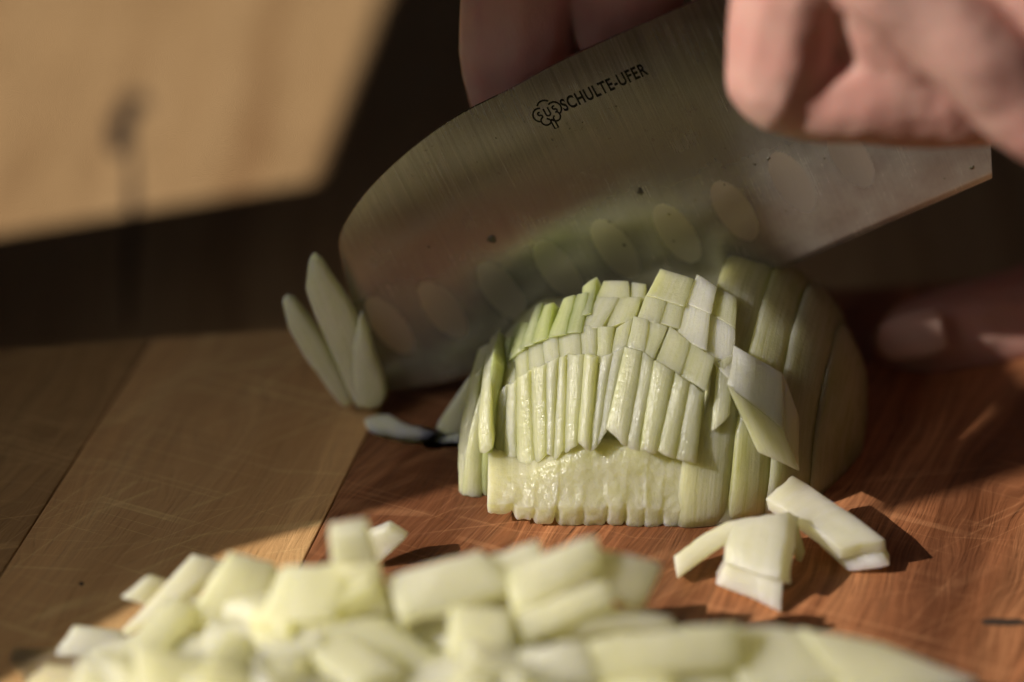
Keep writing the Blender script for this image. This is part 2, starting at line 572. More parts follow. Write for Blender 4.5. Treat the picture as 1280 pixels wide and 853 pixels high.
# stave seams run away from the camera, leaning to the right
A0, A1 = at_z(380, 700), at_z(455, 550)
B0, B1 = at_z(0, 720), at_z(60, 640)
dA = (A1 - A0).normalized()
BACK0, BACK1 = at_z(0, 437), at_z(350, 412)
bdir = (BACK1 - BACK0).normalized()
ang_back = math.atan2(bdir.y, bdir.x)


def isect(p, d, q, e):
    k = ((q.x - p.x) * e.y - (q.y - p.y) * e.x) / (d.x * e.y - d.y * e.x)
    return p + d * k


front_p = Vector((0, -11.5, 0))


def stave(left, right, m, name='board_stave', tops=0.0):
    """left/right: (point on seam); staves are prisms between two seams, the far edge and the near edge."""
    c = [isect(left, dA, BACK0, bdir), isect(right, dA, BACK0, bdir), isect(right, dA, front_p, bdir), isect(left, dA, front_p, bdir)]
    ctr = sum(c, Vector()) / 4
    bm = bmesh.new()
    lo = [bm.verts.new(Vector((p.x, p.y, -3.0)) - ctr) for p in c]
    hi = [bm.verts.new(Vector((p.x, p.y, tops)) - ctr) for p in c]
    bm.faces.new(hi[::-1])
    bm.faces.new(lo)
    for i in range(4):
        bm.faces.new((hi[i], hi[(i + 1) % 4], lo[(i + 1) % 4], lo[i]))
    bmesh.ops.recalc_face_normals(bm, faces=bm.faces)
    bmesh.ops.bevel(bm, geom=bm.edges[:], offset=0.025, segments=2, profile=0.5, affect='EDGES')
    bm.verts.index_update()
    vs = [v.co + ctr for v in bm.verts]
    fs = [[v.index for v in f.verts] for f in bm.faces]
    bm.free()
    o = link(name, vs, fs, m, board, smooth=False, origin=ctr)
    return o


perp = Vector((dA.y, -dA.x, 0))
sA = A0
sA.z = 0
sB = Vector((B0.x, B0.y, 0))
gap = perp * 0.012
stave(sB + gap, sA - gap, M_LIGHTWOOD)
stave(sA + gap, sA + perp * 13.5 - gap, M_DARKWOOD)
stave(sA + perp * 13.5 + gap, sA + perp * 19, M_LIGHTWOOD)
stave(sB - perp * 6.5, sB - gap, M_MIDWOOD)
blot('wood_knot', 1255, 778, 0.42, 0.10, M_KNOT, board, 0.004, 7.7)
blot('wood_pit', 102, 730, 0.045, 0.05, M_KNOT, board, 0.004, 2.7)

# unseen panels added left of the picture, outlined to throw the hard-edged shade
XF = -20.0
fdir = Vector((0.12, 0.993, 0)).normalized()
fnrm = Vector((fdir.y, -fdir.x, 0))
fp = Vector((XF, 0, 0))
frame = thing('sun_blocker', 'dark unseen panels added left of the table to shape the sunbeam', 'sun blocker', (XF, 0, -3))


def upstream(q):
    """Where the sun ray that lands on q passes the added panels: (along, up)."""
    q = Vector(q)
    p = q - TRAVEL * ((q - fp).dot(fnrm) / TRAVEL.dot(fnrm))
    return (p - fp).dot(fdir), p.z


def blocker_piece(name, poly, th=0.5, back=0.0):
    n_ = len(poly)
    vs = [fp + fdir * t_ - fnrm * (back + k * th) + Vector((0, 0, z_)) for k in (0, 1) for t_, z_ in poly]
    fs = [tuple(range(n_)), tuple(range(2 * n_ - 1, n_ - 1, -1))] + [(i + n_, (i + 1) % n_ + n_, (i + 1) % n_, i) for i in range(n_)]
    return link(name, vs, fs, M_BLOCKER, frame, smooth=False, origin=vs[0])


u1, u2 = upstream((-4.88, -3.48, 0)), upstream((-0.56, -1.39, 0))


def lean(z):
    return u1[0] + (u2[0] - u1[0]) * (z - u1[1]) / (u2[1] - u1[1])


v1 = upstream((-3.5, 14.5, -3.0))
v2 = upstream((-2.4, 23.7, -3.0))
HEAD = v1[1] - 0.35
u0 = upstream((-8.7, -7.5, 0))
EDGE = [(-7.2, 17.6), (-7.2, 19.0), (-7.9, 20.0), (-7.9, 20.9), (-7.4, 23.0), (-6.0, 30.0), (-4.0, 48.0)]
TL = u0[0] - 4.0
blocker_piece('blocker_panel', [(TL, -3), (v1[0], -3), (v1[0], HEAD), (TL, HEAD)])
blocker_piece('blocker_top', [(TL, HEAD + .003), (60, HEAD + .003), (60, 48)] + EDGE[::-1] + [u2, u1, u0, (TL, u0[1] - 1.0)])
blocker_piece('blocker_flag', [(-7.7, 20.0), (-8.3, 20.05), (-9.0, 20.25), (-9.6, 20.4), (-10.07, 20.1), (-10.4, 19.75), (-10.9, 19.3), (-11.95, 18.9), (-11.5, 20.9), (-11.1, 22.9), (-10.2, 23.0), (-9.5, 21.6), (-8.9, 20.85), (-7.7, 20.6)], th=.3, back=-.31)  # added flag that shades the onion's right end and the board beside it
f0 = upstream((8.0, -8.6, 0))[0]
blocker_piece('blocker_panel', [(-60, -3), (f0, -3), (f0, 48), (-60, 48)])  # added panel that darkens the board and table the blade reflects

# ------------------------------------------------------------------ the knife
YB = 1.15
knife = thing('kitchen_knife', 'broad kitchen knife with oval hollows slicing down through the onion half', 'knife', at_y(700, 440, YB))
EU = Vector((math.cos(rad(23.5)), 0, math.sin(rad(23.5))))
EV = Vector((-EU.z, 0, EU.x))
K0 = at_y(477, 489, YB)


def to_uv(px, py):
    d = at_y(px, py, YB) - K0
    return d.dot(EU), d.dot(EV)


# parameter s runs from tip to heel; low = cutting edge, high = spine and rounded nose
low_px = [(477, 489), (520, 485), (567, 475), (640, 452), (760, 414), (920, 361), (1080, 292), (1240, 223)]
high_px = [(475, 487), (457, 430), (441, 380), (428, 330), (424, 300), (434, 275), (462, 236), (512, 188), (570, 146), (640, 110), (700, 77), (780, 40), (850, 9), (960, -38), (1080, -88), (1222, -146)]
lowP = [to_uv(*p) for p in low_px]
highP = [to_uv(*p) for p in high_px]


def arc_param(P):
    s = [0.0]
    for i in range(1, len(P)):
        s.append(s[-1] + math.dist(P[i], P[i - 1]))
    return [(q / s[-1]) for q in s]


ls, hs_ = arc_param(lowP), arc_param(highP)
# blend so that the columns stay roughly perpendicular to the edge once past the nose
key = [0, .17, .30, .37, .43, .50, .60, .75, .90, 1.0]


def on_low(s):
    return Vector((interp(list(zip(ls, [p[0] for p in lowP])), s), interp(list(zip(ls, [p[1] for p in lowP])), s)))


def on_high(s):
    return Vector((interp(list(zip(hs_, [p[0] for p in highP])), s), interp(list(zip(hs_, [p[1] for p in highP])), s)))


def high_for(s):
    # nose: the first 45 % of the spine outline belongs to the first 12 % of the edge
    return interp([(0, 0), (0.03, 0.14), (0.08, 0.27), (0.16, 0.38), (0.30, 0.52), (0.5, 0.67), (0.75, 0.84), (1, 1)], s)


dimples = [(487, 405), (554, 386), (627, 362), (697, 335), (769, 309), (846, 290), (918, 262), (990, 226), (1063, 195)]
dimP = [Vector(to_uv(*p)) for p in dimples]
dl = Vector((0.52, -0.85))
dl = Vector((dl.x * EU.x + dl.y * EU.z, dl.x * EV.x + dl.y * EV.z)).normalized()
ds = Vector((-dl.y, dl.x))
NU, NV = 460, 150
SPINE = 1.7
vs, fs, uvs, tones = [], [], [], []
rows = []
for i in range(NU + 1):
    s = i / NU
    a, c = on_low(s), on_high(high_for(s))
    h = max((c - a).length, 1e-4)
    for j in range(NV + 1):
        f = j / NV
        q = a.lerp(c, f)
        d = f * h
        d0 = d
        th = 0.035 * min(1, d / 0.13) + max(0, d - 0.13) / 5.5 * 0.075 + 0.002
        dt = (1 - f) * h
        if dt < SPINE:
            th -= 0.082 * (1 - dt / SPINE) ** 2 * min(1, d / 0.6)
        th = max(th, 0.003)
        sink = hol = 0.0
        for cc in dimP:
            e = q - cc
            if abs(e.x) < 0.9 and abs(e.y) < 0.9:
                rr = (e.dot(dl) / 0.70) ** 2 + (e.dot(ds) / 0.30) ** 2
                if rr < 1:
                    sink = 0.014 * (1 - rr)
                    hol = min(1.0, (1 - rr) * 12)
        rows.append((q, th, sink, hol))
for sgn in (-1, 1):
    for q, th, sink, hol in rows:
        p = K0 + EU * q.x + EV * q.y
        vs.append(Vector((p.x, YB + sgn * (th - (sink if sgn < 0 else 0)), p.z)))
        uvs.append((q.x, q.y))
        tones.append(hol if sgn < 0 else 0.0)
M1 = (NU + 1) * (NV + 1)
for i in range(NU):
    for j in range(NV):
        a0 = i * (NV + 1) + j
        q = (a0, a0 + NV + 1, a0 + NV + 2, a0 + 1)
        fs.append(q)
        fs.append(tuple(M1 + k for k in q[::-1]))
rim = [i * (NV + 1) for i in range(NU + 1)] + [NU * (NV + 1) + j for j in range(1, NV + 1)] + [i * (NV + 1) + NV for i in range(NU - 1, -1, -1)] + [j for j in range(NV - 1, 0, -1)]
for k in range(len(rim)):
    a0, a1 = rim[k], rim[(k + 1) % len(rim)]
    fs.append((a0, a0 + M1, a1 + M1, a1))
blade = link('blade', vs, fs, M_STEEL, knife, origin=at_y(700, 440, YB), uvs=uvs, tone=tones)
bm = bmesh.new()
bm.from_mesh(blade.data)
bmesh.ops.recalc_face_normals(bm, faces=bm.faces)
bm.to_mesh(blade.data)
bm.free()
blade.data.set_sharp_from_angle(angle=rad(38))


from mathutils.kdtree import KDTree
kd = KDTree(len(rows))
for i, r_ in enumerate(rows):
    kd.insert((r_[0].x, r_[0].y, 0), i)
kd.balance()


def blade_pt(u, v, lift):
    # surface height of the flat: thickness grows from the edge to the spine
    p = K0 + EU * u + EV * v
    q = rows[kd.find((u, v, 0))[1]]
    return Vector((p.x, YB - q[1] + q[2] - lift, p.z))


# lettering and emblem, etched black
TU0 = Vector(to_uv(706, 137))
TU1 = Vector(to_uv(811, 90))
tdir = (TU1 - TU0).normalized()
tup = Vector((-tdir.y, tdir.x))
fc = bpy.data.curves.new('lettering', 'FONT')
fc.body = 'SCHULTE-UFER'
fc.size = 1.0
fc.space_character = 1.12
fc.offset = 0.022
tmp = bpy.data.objects.new('lettering', fc)
C.objects.link(tmp)
bpy.context.view_layer.update()
tm = bpy.data.meshes.new_from_object(tmp.evaluated_get(bpy.context.evaluated_depsgraph_get()))
bpy.data.objects.remove(tmp)
xs = [v.co.x for v in tm.vertices]
ys = [v.co.y for v in tm.vertices]
wl = (TU1 - TU0).length
tv = []
for v in tm.vertices:
    a = (v.co.x - min(xs)) / (max(xs) - min(xs)) * wl
    b_ = (v.co.y - min(ys)) / (max(ys) - min(ys)) * 0.245
    q = TU0 + tdir * a + tup * b_
    tv.append(blade_pt(q.x, q.y, 0.004))
link('lettering', tv, [list(p.vertices) for p in tm.polygons], M_INK, blade, smooth=False, origin=tv[0])


def stroke(lines, width):
    """Ribbons along poly-lines given in emblem units."""
    v_, f_ = [], []
    for pts in lines:
        P = [Vector(p) for p in pts]
        b0 = len(v_)
        for i, p in enumerate(P):
            d = (P[min(i + 1, len(P) - 1)] - P[max(i - 1, 0)]).normalized()
            nn = Vector((-d.y, d.x)) * width / 2
            v_ += [p - nn, p + nn]
        for i in range(len(P) - 1):
            f_.append((b0 + 2 * i, b0 + 2 * i + 2, b0 + 2 * i + 3, b0 + 2 * i + 1))
    return v_, f_


def arcp(cx, cy, r, a0, a1, n=14):
    return [(cx + r * math.cos(rad(a0 + (a1 - a0) * i / n)), cy + r * math.sin(rad(a0 + (a1 - a0) * i / n))) for i in range(n + 1)]


def letter_s(x, y, s):
    return arcp(x, y + s * .5, s * .5, 50, 270, 9) + arcp(x, y - s * .5, s * .5, 90, -130, 9)[1:]


emb = [arcp(-.42, .12, .36, 60, 245), arcp(.42, .12, .36, 120, -65), arcp(0, .33, .42, 140, 40),
       arcp(-.27, -.26, .26, 140, 350), arcp(.27, -.26, .26, 40, -170),
       [(-.07, -.30), (-.07, -.85), (.13, -.85), (.13, -.30), (0.24, -.20)], [(-.07, -.30), (-.2, -.18)],
       letter_s(-.42, .10, .17), letter_s(.42, .10, .17),
       [(-.12, .34)] + [(-.12, .06)] + arcp(0, .02, .12, 180, 360, 8) + [(.12, .34)]]
ev, ef = stroke(emb, 0.085)
ec = Vector(to_uv(686, 141))
evv = []
for q in ev:
    z = ec + tdir * (q.x * 0.33) + tup * (q.y * 0.36 + 0.02)
    evv.append(blade_pt(z.x, z.y, 0.004))
link('emblem', evv, ef, M_INK, blade, smooth=False, origin=evv[0])

# wet crumbs of onion stuck on the steel
crumb_px = [(801, 237, 7), (615, 298, 9), (536, 306, 3), (943, 203, 4), (960, 196, 4), (906, 183, 2.5), (762, 275, 3), (780, 305, 4), (735, 318, 3),
            (868, 248, 3), (836, 266, 3.5), (842, 300, 3), (905, 229, 3), (745, 85, 2), (700, 95, 2), (655, 150, 2.5), (620, 170, 2.5), (690, 172, 3), (712, 158, 2.5),
            (728, 150, 2.5), (748, 140, 2), (770, 130, 2.5), (596, 200, 2.5), (560, 216, 2), (640, 208, 2), (1030, 196, 3), (982, 262, 3), (1002, 215, 2), (1180, 222, 3), (1215, 208, 5), (1010, 250, 2)]
for k, (px, py, r_) in enumerate(crumb_px):
    u, v = to_uv(px, py)
    rr = r_ / 71 * 0.62
    vv, ff = [], []
    for i in range(5):
        for j in range(10):
            a = j / 10 * 2 * math.pi
            f = math.cos(i / 4 * math.pi / 2)
            kk = 1 + 1.1 * noise.noise((math.cos(a) * 1.5 + k, math.sin(a) * 1.5, k * .7))
            vv.append(blade_pt(u + rr * f * kk * math.cos(a) + 1e-4, v + rr * f * kk * math.sin(a), 0.02 * r_ / 5 * math.sin(i / 4 * math.pi / 2) - 0.008))
    for i in range(4):
        for j in range(10):
            ff.append((i * 10 + j, i * 10 + (j + 1) % 10, (i + 1) * 10 + (j + 1) % 10, (i + 1) * 10 + j))
    link('onion_crumb', vv, ff, M_SPECK, blade, origin=blade_pt(u, v, 0))

# bolster and handle, hidden in the grip for the most part
hu0 = to_uv(1222, 60)[0]
sec = []
for f, hw, hh in ((-0.3, 0.16, 0.6), (0.3, 0.7, 0.95), (1.2, 0.95, 1.15), (4, 0.95, 1.25), (8, 0.9, 1.15), (11, 1.0, 1.3), (12, 0.8, 1.1)):
    u = hu0 + f
    sec.append([K0 + EU * (u) + EV * (3.9 + hh * math.sin(a)) + Vector((0, hw * math.cos(a), 0)) for a in [i / 20 * 2 * math.pi for i in range(20)]])
hv = [p for r_ in sec for p in r_]
hf = [(i * 20 + j, i * 20 + (j + 1) % 20, (i + 1) * 20 + (j + 1) % 20, (i + 1) * 20 + j) for i in range(len(sec) - 1) for j in range(20)]
hf += [tuple(range(20)), tuple(range(len(hv) - 1, len(hv) - 21, -1))]
link('handle', hv, hf, M_HANDLE, knife, origin=hv[0])

# ------------------------------------------------------------------ the half onion
onion = thing('onion_half', 'pale green half onion finely cut into dice and still holding together under the knife', 'onion', (2.75, 0.0, 0))


def inward(p, depth):
    g = Vector(((DC.x - p.x) * 0.55, DC.y + 0.8 - p.y, (0.2 - p.z) * 0.75))
    return p + g.normalized() * depth


def strip(q, off=0.0, m=M_ON, depth=0.7, tilt=0.0, yaw=0.0, **kw):
    kw.setdefault('r', .025)
    kw.setdefault('rough', .008)
    """q: TL, TR, BR, BL as seen; the piece lies on the dome, raised by off (tilt: lower end raised more)."""
    fr = [at_dome(*q[0], off), at_dome(*q[1], off + yaw), at_dome(*q[2], off + tilt + yaw), at_dome(*q[3], off + tilt)]
    bk = [inward(p, depth) for p in fr]
    return chunk('onion_strip', fr, bk, m, onion, **kw)


def shrink(q, g=0.6):
    cx = sum(p[0] for p in q) / 4
    return [(p[0] + (g if p[0] < cx else -g), p[1]) for p in q]


def row(tops, bots, off, tilt=0.0, m=M_ON, jit=0.03, **kw):
    for i in range(len(tops) - 1):
        q = shrink([tops[i], tops[i + 1], bots[i + 1], bots[i]], -0.15)
        strip(q, off + R.uniform(-jit, jit), m, tilt=tilt, **kw)


# left flank, dark green outermost strips going over the shoulder
for q, o_ in (([(631, 424), (641, 420), (633, 462), (620, 470)], -.02), ([(650, 403), (662, 402), (656, 436), (634, 452)], .0),
              ([(668, 384), (679, 377), (668, 430), (648, 436)], .02), ([(680, 382), (692, 378), (684, 424), (662, 430)], .03),
              ([(704, 372), (719, 368), (708, 418), (684, 422)], .03), ([(720, 368), (735, 365), (727, 416), (706, 418)], .0),
              ([(728, 358), (747, 346), (740, 392), (724, 396)], -.03), ([(642, 410), (651, 402), (645, 450), (630, 460)], -.06)):
    strip(q, o_, M_GREEN, depth=0.9, green=1.0, n=(3, 3, 8), bulge=.03)
for q, yt, yb, m_, ar in (([(589, 470), (604, 461), (600, 630), (574, 634)], -.55, -1.80, M_ON, -.10), ([(604, 457), (616, 443), (616, 560), (598, 570)], -.60, -1.78, M_ON, -.03),
                          ([(599, 496), (615, 508), (602, 636), (578, 637)], -.95, -1.90, M_ON, -.06), ([(615, 445), (629, 461), (613, 637), (601, 634)], -.70, -1.85, M_GREEN, -.04)):
    fr = [at_y(q[0][0], q[0][1], yt), at_y(q[1][0], q[1][1], yt), at_y(q[2][0], q[2][1], yb), at_y(q[3][0], q[3][1], yb)]
    for p in fr:
        p.z = max(p.z, .015)
    bk = [p + Vector((.12, .85, 0)) for p in fr]
    chunk('onion_strip', fr, bk, m_, onion, green=.9, n=(4, 3, 12), bow=.06, arc=ar, bulge=.05, r=.03, ragged=.07, rough=.012)
# upper terrace
row([(628, 461), (642, 434), (659, 424), (677, 417), (697, 410), (725, 407), (747, 407), (768, 408)],
    [(622, 500), (646, 480), (661, 468), (681, 458), (700, 451), (727, 449), (745, 452), (760, 458)], -0.06, 0.02, jit=.02, green=.8)
# long front strips
row([(622, 493), (634, 482), (646, 473), (663, 462), (683, 452), (699, 445), (709, 443), (731, 442), (747, 445)],
    [(609, 572), (630, 588), (647, 590), (668, 587), (683, 568), (692, 574), (706, 566), (722, 556), (738, 563)], 0.03, 0.06, jit=.045, ragged=.10, bulge=.07, bow=.03, n=(4, 3, 10))
# crest and the right hand columns
for q, o_, m_ in (([(754, 351), (785, 351), (788, 374), (745, 373)], -.10, M_ON), ([(789, 353), (808, 354), (806, 374), (788, 374)], -.14, M_ON),
                  ([(747, 371), (774, 371), (752, 411), (725, 411)], -.08, M_ON), ([(774, 371), (802, 372), (793, 400), (757, 411)], -.09, M_ON),
                  ([(826, 335), (868, 348), (857, 384), (808, 369)], .02, M_ON), ([(871, 342), (897, 359), (889, 393), (857, 379)], .0, M_WHITE),
                  ([(897, 359), (921, 372), (920, 412), (889, 393)], -.02, M_ON),
                  ([(808, 367), (835, 374), (823, 405), (796, 399)], -.03, M_ON), ([(835, 374), (856, 382), (850, 411), (823, 404)], -.05, M_ON),
                  ([(857, 378), (889, 392), (884, 440), (846, 420)], -.02, M_WHITE), ([(889, 392), (920, 411), (917, 480), (882, 444)], -.04, M_WHITE),
                  ([(770, 410), (791, 396), (784, 434), (764, 442)], -.07, M_ON),
                  ([(792, 395), (811, 400), (806, 441), (783, 434)], -.02, M_ON), ([(811, 400), (836, 408), (819, 450), (805, 441)], -.02, M_ON),
                  ([(838, 408), (864, 428), (851, 470), (820, 451)], .0, M_ON), ([(864, 428), (894, 446), (882, 490), (851, 470)], .0, M_ON)):
    strip(q, o_, m_, depth=0.8, green=.8, n=(4, 3, 6), bulge=.02, yaw=.10 if q[0][0] > 850 else .03)
for q, o_ in (([(763, 441), (782, 432), (758, 540), (740, 566)], -.03), ([(781, 433), (804, 438), (784, 559), (757, 538)], .05),
              ([(803, 438), (819, 450), (799, 566), (783, 559)], .02), ([(818, 450), (844, 465), (821, 566), (799, 562)], .05),
              ([(844, 465), (862, 479), (845, 574), (821, 566)], .04), ([(861, 478), (881, 491), (870, 582), (844, 574)], .03),
              ([(750, 446), (766, 440), (748, 560), (737, 566)], .0)):
    strip(q, o_, M_ON, depth=0.8, tilt=.05, green=.9, n=(4, 3, 10), bulge=.05, bow=.03, ragged=.06)
# the cut face below them: columns whose feet part from one another
feet = [(609, 641, 645), (641, 666, 650), (666, 695, 655), (695, 728, 659), (728, 757, 661), (757, 781, 657), (781, 804, 664), (804, 827, 665), (827, 851, 667), (851, 880, 668)]
vs, fs, uvs, tone = [], [], [], []
NX, NZ = 150, 44
for i in range(NX + 1):
    px = 609 + 271 * i / NX
    k = next(j for j in range(10) if px <= feet[j][1] + 1e-6)
    xa, xb, yb = feet[k]
    f = 2 * (px - xa) / (xb - xa) - 1
    for j in range(NZ + 1):
        g = j / NZ
        e = abs(f) ** 5
        notch = (1.0 + 4.5 * ((k * 37) % 5) / 4) * e + 2.0 * noise.noise((px * .09, k * 1.7, 3.3))
        top_ = interp([(609, 594), (655, 588), (690, 572), (740, 561), (880, 560)], px)
        py = top_ + (yb - notch - top_) * g
        lean_ = 5 * (1 - g) * (1 if k else .4)
        p = at_y(min(px + lean_, 880), py, -2.26 - .52 * min(1, g * 1.35) + 0.2 * max(0, .25 - g))
        wk = (.35, 1.2, .7, 1.25, .5, .9, 1.3, .45, .8, .6, .5)[k + (1 if f > 0 else 0)]
        groove = wk * max(0.0, (g - .55) / .45) ** 1.3 * abs(f) ** 5
        ringy = .02 * math.sin(14 * math.hypot(px / 271 - 2.75, (py - 690) / 150))
        q = p + Vector((0, .13 * groove + ringy * (1 - groove) + .10 * max(0, g - .9) / .1 * (1 - abs(f)) * .4, 0))
        q.y += .30 * (max(0, i - NX + 7) / 7) ** 2
        q += noise.noise_vector(q * 2.2) * .03 + noise.noise_vector(q * 9) * .017
        q.z = max(q.z, .012)
        vs.append(q)
        uvs.append((q.x, q.z))
        tone.append(.08 + .55 * max(0, .45 - g) + .45 * max(0, math.sin(26 * math.hypot(px / 271 - 2.86, (py - 672) / 200)) - .3) * (1 - .6 * g))
nf = len(vs)
for q, u_ in zip(list(vs), list(uvs)):
    vs.append(q + Vector((0, 1.2, 0)))
    uvs.append(u_)
    tone.append(.3)
st = NZ + 1
for i in range(NX):
    for j in range(NZ):
        q = i * st + j
        fs.append((q, q + 1, q + st + 1, q + st))
        fs.append((nf + q, nf + q + st, nf + q + st + 1, nf + q + 1))
rim = [i * st for i in range(NX + 1)] + [NX * st + j for j in range(1, st)] + [i * st + NZ for i in range(NX - 1, -1, -1)] + [j for j in range(NZ - 1, 0, -1)]
for k in range(len(rim)):
    a0, a1 = rim[k], rim[(k + 1) % len(rim)]
    fs.append((a0, a1, a1 + nf, a0 + nf))
link('cut_face', vs, fs, M_CUT, onion, origin=at_y(745, 610, -2.7), uvs=uvs, tone=tone)
strip([(611, 588), (650, 592), (641, 652), (609, 645)], .10, M_WHITE, depth=.6, ragged=.08, bulge=.06, n=(4, 3, 8), green=.4)
# right wall of the diced block, seen edge on, and the leaves spread beside it
for fr, off, m_, kw in (
        ([at_y(881, 488, -2.05), at_y(897, 452, -1.3), at_y(893, 585, -2.1), at_y(879, 600, -2.45)], .9, M_ON, dict(bow=.02)),
        ([at_y(886, 551, -2.3), at_y(906, 563, -2.2), at_y(948, 640, -2.55), at_y(882, 662, -2.8)], .55, M_ON, dict(bow=.05, arc=.10)),
        ([at_y(905, 560, -1.75), at_y(950, 560, -1.55), at_y(985, 640, -2.1), at_y(930, 648, -2.3)], .5, M_ON, dict(bow=.06, arc=.08)),
        ([at_y(895, 455, -1.2), at_y(925, 470, -1.0), at_y(940, 585, -1.7), at_y(889, 585, -1.9)], .8, M_ON, dict(bow=.06)),
        ([at_y(1000, 535, -1.0), at_y(1012, 545, -.9), at_y(1058, 640, -1.75), at_y(990, 645, -1.9)], .6, M_ON, dict(bow=.05, arc=.08)),
        ([at_y(950, 560, -1.35), at_y(1002, 560, -1.1), at_y(1020, 650, -1.9), at_y(960, 650, -2.0)], .7, M_ON, dict(bow=.05))):
    bk = [p + Vector((0.05, off, -.05)) for p in fr]
    chunk('onion_slice', fr, bk, m_, onion, green=.5, n=(5, 3, 9), r=.05, **kw)

for q, o_, m_, kw in (([(918, 432), (978, 466), (980, 537), (909, 481)], .05, M_WHITE, dict(yaw=.45)), ([(909, 481), (979, 537), (999, 590), (948, 566)], .12, M_ON, dict(yaw=.45)),
                      ([(979, 467), (998, 520), (1000, 588), (980, 538)], .46, M_WHITE, dict(yaw=-.1)), ([(897, 452), (921, 440), (912, 520), (890, 540)], .02, M_ON, {})):
    strip(q, o_, m_, depth=.8, green=.5, n=(5, 3, 7), **kw)
# uncut remainder: the dome behind and to the right, in thick slices
def dome_slice(u0, u1, rot, off, m, seed):
    """Part of the dome between two near-vertical planes across direction rot."""
    d = Vector((math.cos(rot), math.sin(rot), 0))
    e = Vector((-d.y, d.x, 0))
    vs, fs, uvs, tone = [], [], [], []
    nu, na = 10, 40
    for i in range(nu + 1):
        u = u0 + (u1 - u0) * i / nu
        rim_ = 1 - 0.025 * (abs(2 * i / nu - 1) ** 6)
        rr = math.sqrt(max(0.02, 1 - (u / 3.72) ** 2)) * rim_
        for k in range(na + 1):
            a = math.pi * k / na
            p = DC + d * u + e * (-(3.65 + off) * rr * math.cos(a)) + Vector((0, 0, max(0.0, (3.32 + off) * rr * math.sin(a) + 0.012)))
            p += noise.noise_vector(p * 1.1 + Vector((seed, 0, 0))) * 0.05
            p.z = max(p.z, 0.012)
            vs.append(p)
            uvs.append((u, a * 3.4))
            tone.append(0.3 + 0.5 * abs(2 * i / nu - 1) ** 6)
    for i in range(nu):
        for k in range(na):
            q = i * (na + 1) + k
            fs.append((q, q + na + 1, q + na + 2, q + 1))
        q = i * (na + 1)
        fs.append((q, q + na, q + 2 * na + 1, q + na + 1))
    fs.append(tuple(range(na, -1, -1)))
    fs.append(tuple(nu * (na + 1) + k for k in range(na + 1)))
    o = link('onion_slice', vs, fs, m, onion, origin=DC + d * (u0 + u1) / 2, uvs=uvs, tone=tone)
    b_ = bmesh.new()
    b_.from_mesh(o.data)
    bmesh.ops.recalc_face_normals(b_, faces=b_.faces)
    b_.to_mesh(o.data)
    b_.free()
    return o


cuts = [0.95, 1.75, 2.35, 3.0, 3.70]
for i in range(4):
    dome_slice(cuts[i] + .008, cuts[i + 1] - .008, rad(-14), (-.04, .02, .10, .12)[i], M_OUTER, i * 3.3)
# solid body behind the strips
vs, fs, uvs, tone = [], [], [], []
for i in range(25):
    for k in range(49):
        a, b_ = math.pi / 2 * i / 24, 2 * math.pi * k / 48
        p = DC + Vector((3.32 * math.cos(a) * math.cos(b_), 3.2 * math.cos(a) * math.sin(b_), 3.05 * math.sin(a) + .015))
        p.y = max(p.y - .02, -2.2)
        p.x = min(p.x, 3.9)
        p.y = min(p.y, 1.04)
        p.z = min(p.z, 2.72 - max(0, p.y) * .45)
        vs.append(p)
        uvs.append((b_, a))
        tone.append(0.4)
for i in range(24):
    for k in range(48):
        q = i * 49 + k
        fs.append((q, q + 1, q + 50, q + 49))
link('onion_core', vs, fs, M_ON, onion, origin=DC, uvs=uvs, tone=tone)

# ------------------------------------------------------------------ loose pieces of onion
def loose(label, front, back, m=M_WHITE, group=None, name='onion_piece', cat='onion piece', **kw):
    o = chunk(name, front, back, m, None, **kw)
    return tag(o, label, cat, group)


def slab(q, ys, push, m=M_WHITE, label='', group=None, **kw):
    fr = [at_y(q[i][0], q[i][1], ys[i]) for i in range(4)]
    bk = [p + Vector(push) for p in fr]
    for p in fr + bk:
        p.z = max(p.z, 0.02)
    return loose(label, fr, bk, m, group, **kw)


